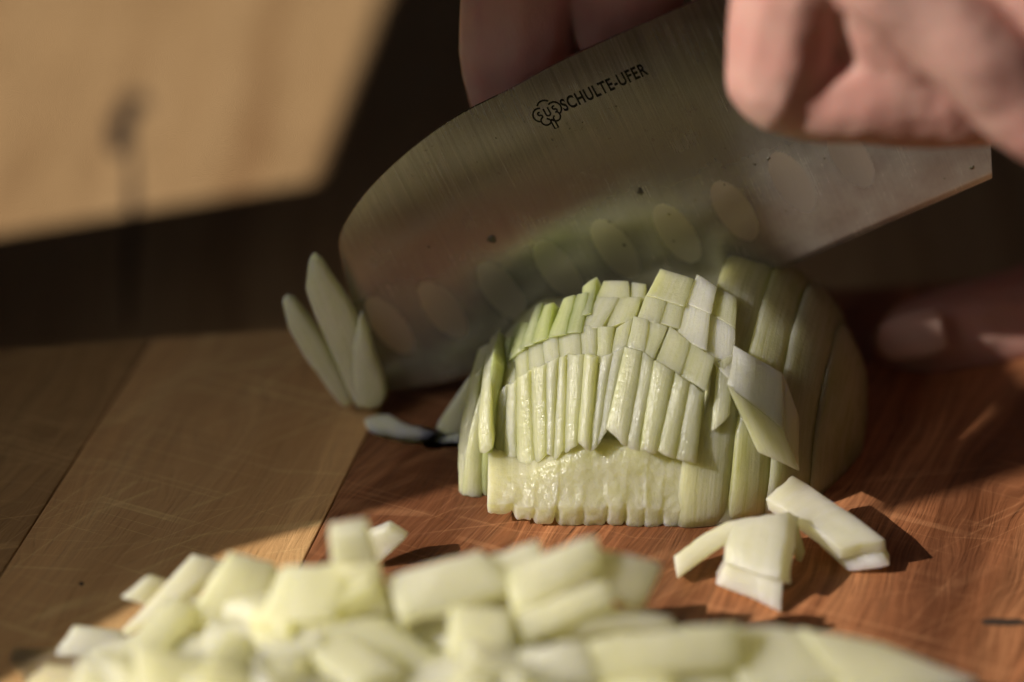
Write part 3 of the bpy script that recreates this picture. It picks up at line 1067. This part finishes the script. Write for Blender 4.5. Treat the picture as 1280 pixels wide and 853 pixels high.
def leaf(label, outline, y0, y1, push, m, group=None, r=0.04, puff=0.05):
    """A slice with a traced rim: front rim leans from depth y1 at its top to y0 at its foot, push gives it its thickness."""
    pys = [p[1] for p in outline]
    lo_, hi_ = max(pys), min(pys)
    P_ = [at_y(px, py, y0 + (y1 - y0) * (lo_ - py) / (lo_ - hi_)) for px, py in outline]
    # densify the rim
    D_ = []
    for i, p in enumerate(P_):
        q = P_[(i + 1) % len(P_)]
        n_ = max(1, int((q - p).length / .12))
        D_ += [p.lerp(q, k / n_) for k in range(n_)]
    for _ in range(1):
        D_ = [(D_[i - 1] + D_[i] * 4 + D_[(i + 1) % len(D_)]) / 6 for i in range(len(D_))]
    c = sum(D_, Vector()) / len(D_)
    push = Vector(push)
    nn = push.normalized()
    vs, fs = [], []
    n_ = len(D_)
    rings = [(.0, -puff), (.35, -puff * .9), (.7, -puff * .5), (.93, 0), (1.0, r), (1.0, push.length - r), (.93, push.length), (.5, push.length), (0, push.length)]
    for f, dp in rings:
        for p in D_:
            q = c.lerp(p, f) + nn * dp
            q += noise.noise_vector(q * 2.0) * .02 + noise.noise_vector(q * 7) * .008
            q.z = max(q.z, .015)
            vs.append(q)
    for k in range(len(rings) - 1):
        for i in range(n_):
            fs.append((k * n_ + i, k * n_ + (i + 1) % n_, (k + 1) * n_ + (i + 1) % n_, (k + 1) * n_ + i))
    top = max(P_, key=lambda p: p.z) - c
    ax = top.normalized()
    sd = nn.cross(ax)
    uvs = [((v - c).dot(sd), (v - c).dot(ax)) for v in vs]
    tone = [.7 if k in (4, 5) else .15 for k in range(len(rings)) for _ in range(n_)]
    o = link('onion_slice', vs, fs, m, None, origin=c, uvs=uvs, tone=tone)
    b2 = bmesh.new()
    b2.from_mesh(o.data)
    bmesh.ops.remove_doubles(b2, verts=b2.verts, dist=1e-6)
    bmesh.ops.recalc_face_normals(b2, faces=b2.faces)
    b2.to_mesh(o.data)
    b2.free()
    return tag(o, label, 'onion slice', group)


G_TIP = 'onion slices standing at the knife tip'
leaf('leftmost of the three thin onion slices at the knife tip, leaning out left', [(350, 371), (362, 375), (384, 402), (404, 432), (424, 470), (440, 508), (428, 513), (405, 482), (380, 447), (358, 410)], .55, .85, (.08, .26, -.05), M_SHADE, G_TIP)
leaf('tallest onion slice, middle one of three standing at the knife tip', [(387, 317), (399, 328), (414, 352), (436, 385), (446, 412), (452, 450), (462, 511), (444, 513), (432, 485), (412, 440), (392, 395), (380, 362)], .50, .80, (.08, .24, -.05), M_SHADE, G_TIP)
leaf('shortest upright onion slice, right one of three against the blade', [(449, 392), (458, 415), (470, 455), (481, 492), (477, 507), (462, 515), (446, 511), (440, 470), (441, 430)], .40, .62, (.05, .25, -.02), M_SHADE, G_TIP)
# three pieces lying between the knife tip and the onion
leaf('shaded wedge of onion lying flat left of the half onion', [(453, 524), (470, 517), (486, 514), (503, 528), (540, 540), (560, 551), (552, 556), (516, 565), (490, 556), (465, 543)], -.35, .45, (.0, .12, -.28), M_SHADE)
leaf('white onion strip propped against the left flank of the half onion', [(590, 464), (602, 468), (590, 500), (577, 540), (560, 545), (541, 537), (562, 505)], -.05, .30, (.15, .28, -.1), M_SHADE)
leaf('small grey onion chip under the propped strip beside the half onion', [(522, 560), (560, 548), (582, 545), (577, 580), (532, 590)], -.5, -.2, (.03, .32, -.05), M_SHADE)
# the group in the sun in front on the right
def tile(label, q, zs, push, m=M_WHITE, **kw):
    fr = [at_z(q[i][0], q[i][1], zs[i]) for i in range(4)]
    bk = [p + Vector(push) for p in fr]
    for p in fr + bk:
        p.z = max(p.z, 0.02)
    return loose(label, fr, bk, m, None, **kw)


tile('long white onion slab resting slantwise on the board right of the onion', [(991, 594), (1108, 675), (1050, 686), (960, 624)], (1.0, .62, .52, .90), (.03, .03, -.26), green=.5, n=(6, 3, 9), r=.025, rough=.02, bow=.02)
tile('low onion chip with a pointed end under the long slab', [(1018, 676), (1094, 677), (1112, 708), (1060, 715)], (.34, .42, .20, .06), (.05, .40, -.06), green=.6, n=(5, 3, 6), r=.025, rough=.02)
tile('chunky white onion piece lying between the two loose strips on the board', [(918, 652), (988, 640), (976, 724), (905, 706)], (1.0, 1.05, .60, .55), (.20, .18, -.26), green=.6, bow=.08, bulge=.05, n=(6, 3, 9), r=.03, rough=.022)
tile('square white onion chip lowest of the loose group right of centre', [(894, 728), (908, 700), (980, 718), (976, 767)], (.20, .50, .46, .06), (.03, .38, -.10), green=.5, n=(6, 3, 6), r=.03, rough=.022)
tile('narrow onion strip reaching left from the loose group toward the camera', [(962, 643), (905, 652), (840, 697), (846, 724)], (.92, .85, .42, .16), (.04, .30, -.22), green=.8, n=(5, 3, 9), r=.025, rough=.02, bow=.03)
tile('thin translucent onion shard between the slab and the chunky piece', [(982, 652), (996, 650), (1006, 688), (1000, 705)], (.8, .8, .3, .1), (-.06, .2, -.1), M_ON, r=.02)
# a chip standing alone in the sun behind the heap
slab([(457, 668), (484, 659), (508, 674), (470, 716)], (-3.85, -3.85, -3.90, -3.95), (.06, .22, .0), M_WHITE, 'single round edged onion chip standing upright behind the heap', None, green=.4, n=(6, 3, 6), r=.05)

# ------------------------------------------------------------------ the heap in the foreground
G_HEAP = 'chopped onion in the foreground heap'
H_LABEL = 'out of focus chopped onion piece in the heap in front'
cell = 0.25
hmap = {}


def env(x, y):
    """Height the heap may reach there."""
    fx = interp([(-8.6, 0.0), (-7.6, 0.25), (-6.2, 0.7), (-5.0, 1.55), (-3.6, 1.7), (-2, 1.65), (0, 1.8), (1.5, 1.95), (2.6, 1.4), (3.4, .7), (4.4, .5), (6, .42), (7.6, .2), (8.4, 0.0)], x)
    yc = interp([(-8.6, -7.0), (-6, -7.2), (-4, -7.6), (0, -7.8), (3, -7.9), (5, -8.2), (8.6, -8.6)], x)
    q = (y - yc) / (2.2 if y > yc else 2.0)
    return 1.05 * fx * max(0.0, 1 - q * q)


# the heap's skyline as it falls from its summit to both ends
RIM = [(-60, 880), (20, 832), (80, 800), (150, 785), (235, 712), (285, 692), (345, 705), (400, 702), (600, 690), (740, 672), (830, 712), (845, 772), (920, 780), (1000, 786), (1100, 804), (1225, 850), (1300, 890)]


def filler(n):
    done = 0
    tries = 0
    while done < n and tries < 6000:
        tries += 1
        x, y = R.uniform(-8.2, 8.4), R.uniform(-10.2, -5.0)
        top = env(x, y)
        if top < 0.18:
            continue
        L, W, T = R.uniform(1.2, 2.5), R.uniform(.7, 1.3), R.uniform(.22, .38)
        a = R.gauss(0.35, .6)
        d = Vector((math.cos(a), math.sin(a), 0))
        e = Vector((-d.y, d.x, 0))
        ks = set()
        for s in (-.45, -.15, .15, .45):
            for u in (-.4, 0, .4):
                p = Vector((x, y, 0)) + d * L * s + e * W * u
                ks.add((round(p.x / cell), round(p.y / cell)))
        base = sorted(hmap.get(k, 0.0) for k in ks)
        b0 = base[int(len(base) * .6)]
        if b0 + T * .8 > top + .4:
            continue
        tilt, roll = R.gauss(0, .22), R.gauss(0, .2)
        z = b0 + T / 2 + .02 + abs(math.sin(tilt)) * L * .25
        du = (d + Vector((0, 0, math.tan(tilt)))).normalized()
        eu = (e + Vector((0, 0, math.tan(roll)))).normalized()
        nu = du.cross(eu).normalized()
        c = Vector((x, y, z))
        lowest = z - abs(du.z) * L / 2 - abs(eu.z) * W / 2 - T / 2
        if lowest < .01:
            c.z += .01 - lowest
        k1, k2 = R.uniform(.35, 1), R.uniform(.6, 1.1)
        fr = [c + du * L / 2 * k2 - eu * W / 2 * k1, c + du * L / 2 + eu * W / 2 * k1, c - du * L / 2 + eu * W / 2, c - du * L / 2 * k2 - eu * W / 2]
        fr = [p + nu * T / 2 for p in fr]
        bk = [p - nu * T for p in fr]
        if any(to_px(p)[1] < interp(RIM, to_px(p)[0]) + 5 for p in fr + bk):
            continue
        loose(H_LABEL, fr, bk, M_HEAP if R.random() < .6 else M_WHITE, G_HEAP, n=(6, 2, 7), bow=R.uniform(-.03, .07), cup=R.uniform(-.03, .08), arc=R.uniform(-.07, .07), green=.4, r=.025, bulge=.02, rough=.016, ragged=.08)
        for k in ks:
            hmap[k] = max(hmap.get(k, 0), b0 + T * .9)
        done += 1


filler(130)
# the pieces that make its outline
HP = [
    ([(286, 689), (346, 706), (318, 785), (228, 778)], (-5.3, -5.3, -5.9, -5.9), (0, .3, -.4), M_HEAP),
    ([(352, 708), (437, 703), (420, 772), (318, 785)], (-5.4, -5.4, -6.1, -6.1), (0, .3, -.4), M_HEAP),
    ([(409, 668), (456, 661), (470, 712), (414, 712)], (-4.85, -4.85, -4.95, -4.95), (.03, .35, .05), M_HEAP),
    ([(412, 708), (474, 706), (486, 764), (420, 776)], (-5.2, -5.2, -5.6, -5.6), (0, .35, -.2), M_HEAP),
    ([(484, 722), (600, 688), (650, 735), (500, 775)], (-5.2, -5.1, -5.5, -5.8), (0, .3, -.4), M_HEAP),
    ([(585, 705), (674, 675), (680, 700), (600, 745)], (-5.0, -4.9, -5.1, -5.4), (0, .3, -.4), M_HEAP),
    ([(634, 712), (744, 668), (752, 702), (640, 765)], (-5.3, -5.1, -5.3, -5.9), (0, .3, -.45), M_HEAP),
    ([(748, 688), (829, 706), (806, 756), (735, 740)], (-5.0, -5.0, -5.25, -5.3), (0, .3, -.3), M_HEAP),
    ([(642, 766), (756, 724), (766, 752), (655, 800)], (-5.9, -5.7, -5.9, -6.2), (0, .3, -.4), M_HEAP),
    ([(690, 748), (842, 772), (838, 788), (675, 796)], (-5.8, -5.6, -5.8, -6.1), (0, .3, -.4), M_WHITE),
    ([(735, 800), (925, 778), (922, 826), (750, 850)], (-6.5, -6.3, -6.7, -6.9), (0, .3, -.5), M_HEAP),
    ([(905, 782), (1008, 785), (1060, 850), (930, 870)], (-6.0, -6.0, -6.8, -6.9), (0, .3, -.4), M_HEAP),
    ([(1000, 786), (1100, 803), (1225, 852), (1060, 872)], (-6.1, -6.2, -6.9, -7.0), (0, .3, -.35), M_HEAP),
    ([(650, 812), (730, 800), (752, 850), (640, 862)], (-6.6, -6.5, -6.9, -7.0), (0, .3, -.4), M_WHITE),
    ([(480, 838), (620, 818), (640, 862), (500, 880)], (-6.7, -6.6, -7.0, -7.2), (0, .3, -.4), M_WHITE),
    ([(315, 790), (480, 770), (560, 830), (330, 850)], (-6.1, -6.0, -6.6, -6.7), (0, .3, -.4), M_HEAP),
    ([(562, 760), (640, 762), (640, 820), (560, 826)], (-5.9, -5.9, -6.5, -6.5), (0, .3, -.3), M_HEAP),
    ([(150, 812), (230, 786), (270, 840), (160, 866)], (-6.2, -6.1, -6.7, -6.9), (0, .3, -.4), M_HEAP),
]
HL = ['tall yellow onion piece at the left crest of the heap, beside the small translucent chips',
      'wide flat onion piece left of the upright glinting one in the heap', 'upright onion square with a bright glint at the back of the heap',
      'onion block directly below the upright glinting square in the heap', 'broad onion slab left of the heap summit',
      'thin onion slab behind the broad one left of the heap summit', 'long white onion slab forming the summit of the heap',
      'greenish onion square overhanging the right side of the heap summit', 'yellow onion strip lying below the summit slab of the heap',
      'white wedge under the greenish square pointing right', 'long thick onion bar in the right middle foreground', 'blurred onion slab right of the long thick bar in front',
      'pale sloping onion slab at the right end of the heap', 'white onion piece left of the long thick bar at the front edge', 'white onion piece at the bottom edge in the middle of the heap',
      'wide flat onion slab in the shallow middle left of the heap', 'onion block in the centre of the heap left of the yellow strip', 'blurred onion block behind the leftmost piece of the heap']
for (q, ys, push, m_), lab in zip(HP, HL):
    slab(q, [y - 1.5 * min(1, max(0, (min(p[0] for p in q) - 150) / 200)) for y in ys], tuple(c * .85 for c in push), m_, lab, G_HEAP, n=(6, 2, 7), bow=R.uniform(.0, .06), cup=R.uniform(-.03, .06), green=.45, r=.03, bulge=.02, rough=.016, ragged=.08)
# sharper pieces at the heap's left end
slab([(240, 692), (281, 703), (215, 757), (150, 790)], (-5.15, -5.1, -5.9, -6.1), (.03, .25, -.32), M_WHITE, 'long ridged onion piece sticking out at the back left of the heap', G_HEAP, n=(6, 3, 9), green=.4, r=.04)
slab([(183, 719), (206, 726), (182, 757), (150, 747)], (-5.35, -5.3, -5.65, -5.65), (.03, .3, -.2), M_WHITE, 'small square onion chip leaning on the ridged piece at the heap edge', G_HEAP, n=(5, 3, 5), green=.3, r=.03)
slab([(92, 782), (152, 789), (147, 822), (68, 824)], (-5.9, -5.9, -6.25, -6.3), (.02, .3, -.25), M_WHITE, 'glossy wet onion piece second from the left end of the heap', G_HEAP, n=(5, 3, 6), green=.3, r=.05)
slab([(12, 832), (152, 822), (160, 866), (30, 872)], (-6.35, -6.3, -6.9, -7.0), (.02, .3, -.25), M_WHITE, 'leftmost onion piece of the foreground heap, long and pale', G_HEAP, n=(5, 3, 6), green=.3, r=.05)
slab([(205, 752), (248, 742), (240, 782), (208, 790)], (-5.7, -5.6, -5.9, -5.95), (.02, .3, -.25), M_WHITE, 'white onion chip below the ridged piece at the heap edge', G_HEAP, n=(5, 3, 5), green=.3, r=.04)

# ------------------------------------------------------------------ hands
def organic(name, chains, m, parent, voxel=0.075, smooth=10, wrinkle=0.0):
    """One continuous skin grown over chains of (point, radius); parts of a chain taper."""
    bm = bmesh.new()
    for ch in chains:
        for (p0, r0), (p1, r1) in zip(ch[:-1], ch[1:]):
            L = (p1 - p0).length
            n = max(2, int(L / (min(r0, r1) * 0.16)))
            for i in range(n + 1):
                f = i / n
                bmesh.ops.create_icosphere(bm, subdivisions=2, radius=(r0 + (r1 - r0) * f) * S, matrix=Matrix.Translation(p0.lerp(p1, f) * S))
    me = bpy.data.meshes.new(name)
    bm.to_mesh(me)
    bm.free()
    o = bpy.data.objects.new(name, me)
    C.objects.link(o)
    md = o.modifiers.new('remesh', 'REMESH')
    md.mode = 'VOXEL'
    md.voxel_size = voxel * S
    ms = o.modifiers.new('smooth', 'SMOOTH')
    ms.factor = 0.5
    ms.iterations = smooth
    bpy.context.view_layer.update()
    em = bpy.data.meshes.new_from_object(o.evaluated_get(bpy.context.evaluated_depsgraph_get()))
    bpy.data.objects.remove(o)
    bpy.data.meshes.remove(me)
    org = chains[0][0][0]
    vs = [v.co / S for v in em.vertices]
    vs = [v + noise.noise_vector(v * 1.1) * .07 + noise.noise_vector(v * 3.2) * .018 for v in vs]
    fs = [list(p.vertices) for p in em.polygons]
    bpy.data.meshes.remove(em)
    return link(name, vs, fs, m, parent, origin=org)


def nail(parent, tip, axis, normal, length, width, finger_r):
    """Curved plate on the back of a finger tip."""
    ax = axis.normalized()
    nn = (normal - ax * normal.dot(ax)).normalized()
    sd = ax.cross(nn)
    vs, fs = [], []
    nu, nv = 10, 10
    for layer in (0, 1):
        for i in range(nu + 1):
            for j in range(nv + 1):
                u, v = i / nu, 2 * j / nv - 1
                wd = width * (1 - 0.25 * (2 * u - 1) ** 4) * (1 - .12 * (1 - u))
                endr = 0.16 * length * (1 - v * v)
                a = v * wd / 2 / finger_r
                p = tip - ax * (u * length - (endr if u < .01 else endr * (1 - u))) + sd * math.sin(a) * finger_r + nn * (math.cos(a) * finger_r - .12 * (1 - u) ** 2 + (0.03 if layer == 0 else -.04))
                vs.append(p)
    M_ = (nu + 1) * (nv + 1)
    for i in range(nu):
        for j in range(nv):
            q = i * (nv + 1) + j
            fs.append((q, q + 1, q + nv + 2, q + nv + 1))
            fs.append(tuple(M_ + k for k in (q, q + nv + 1, q + nv + 2, q + 1)))
    rim_ = [j for j in range(nv + 1)] + [i * (nv + 1) + nv for i in range(1, nu + 1)] + [nu * (nv + 1) + j for j in range(nv - 1, -1, -1)] + [i * (nv + 1) for i in range(nu - 1, 0, -1)]
    for k in range(len(rim_)):
        a0, a1 = rim_[k], rim_[(k + 1) % len(rim_)]
        fs.append((a0, a0 + M_, a1 + M_, a1))
    return link('fingernail', vs, fs, M_NAIL, parent, origin=tip)


P = at_y
# right hand: curled index finger on the near side of the blade, thumb laid across in front of it
kn = P(1120, -300, -1.1)
right = organic('hand', [
    [(P(1030, -190, -1.2), .95), (P(990, -20, -1.5), .98), (P(978, 60, -1.58), .95), (P(974, 98, -1.6), .90), (P(1005, 112, -1.58), .78), (P(1090, 110, -1.58), .96), (P(1180, 118, -1.55), .92), (P(1240, 125, -1.45), .80)],
    [(P(960, -360, -1.9), .95), (P(1085, -40, -3.2), .70), (P(1197, 48, -3.45), .78), (P(1306, 144, -3.45), .82), (P(1385, 225, -3.4), .66)],
    [(P(1200, -200, -1.9), 1.35), (P(1335, -60, -2.6), 1.35), (P(1345, 10, -2.5), 1.2), (P(1400, 110, -2.2), 1.1)],
    [(P(1100, -120, -1.5), 1.0), (P(1098, 10, -1.5), .95), (P(1130, 70, -1.5), .9)],
    [(P(1120, -150, -1.4), 1.2), (P(1180, -30, -1.5), 1.2), (P(1270, 40, -1.5), 1.2)],
    [(P(1030, -190, -1.2), 1.0), (P(1200, -330, -0.9), 1.4), (P(1400, -300, -0.9), 1.7), (P(1560, -220, -1.1), 1.9), (P(1800, -260, -0.9), 2.3), (P(2300, -330, -0.2), 2.6)],
    [(P(1400, -140, -2.3), 1.35), (P(1560, -220, -1.1), 1.7)],
    [(P(1200, -330, -0.9), 1.2), (P(960, -360, -1.9), 1.0)],
    [(P(1400, -300, -0.9), 1.3), (P(1330, -60, 0.5), 1.0), (P(1350, 70, 0.2), .85)],
    [(P(1560, -260, -0.9), 1.3), (P(1480, -60, 0.5), 1.0), (P(1480, 90, -0.1), .85)],
], M_SKIN, None, smooth=22)
tag(right, 'sunlit right hand with curled finger and thumb gripping the knife at upper right', 'hand', 'hands of the cook')

# left hand: fingers hang behind the blade, thumb presses the onion from the right
tip = P(1126, 440, 2.7)
tb = P(1300, 400, 3.6)
left = organic('hand', [
    [(P(642, 108, 2.7), .92), (P(645, 60, 2.8), 1.08), (P(650, -60, 3.1), 1.12), (P(700, -230, 3.7), 1.15), (P(900, -330, 5.0), 1.2)],
    [(P(782, 42, 2.5), .88), (P(785, -20, 2.7), 1.03), (P(830, -180, 3.4), 1.08), (P(980, -330, 5.0), 1.2)],
    [(P(920, 120, 2.6), .85), (P(925, 40, 2.8), .98), (P(960, -140, 3.6), 1.05), (P(1080, -300, 5.0), 1.2)],
    [(P(1030, 200, 2.8), .75), (P(1040, 100, 3.0), .85), (P(1080, -80, 3.9), .95), (P(1180, -220, 5.0), 1.1)],
    [(tip, .62), (P(1160, 428, 2.9), .92), (P(1215, 416, 3.2), 1.0), (tb, 1.06), (P(1420, 330, 4.0), 1.2), (P(1480, 130, 4.0), 1.6), (P(1250, -180, 5.2), 1.7)],
    [(P(900, -330, 5.0), 1.4), (P(1080, -310, 5.2), 1.7), (P(1250, -180, 5.2), 1.8), (P(1500, -120, 5.4), 2.1), (P(1900, -150, 6.0), 2.4), (P(2400, -180, 7), 2.7)],
    [(P(1080, -310, 5.2), 1.7), (P(1300, 0, 4.8), 1.7), (P(1480, 130, 4.0), 1.6)],

], M_SKIN, None, smooth=16)
tag(left, 'shaded left hand behind the blade with its thumb holding the onion', 'hand', 'hands of the cook')
nail(left, P(1090, 430, 2.28), (tip - tb), Vector((0.05, -.80, .55)), 1.15, 1.0, .80)
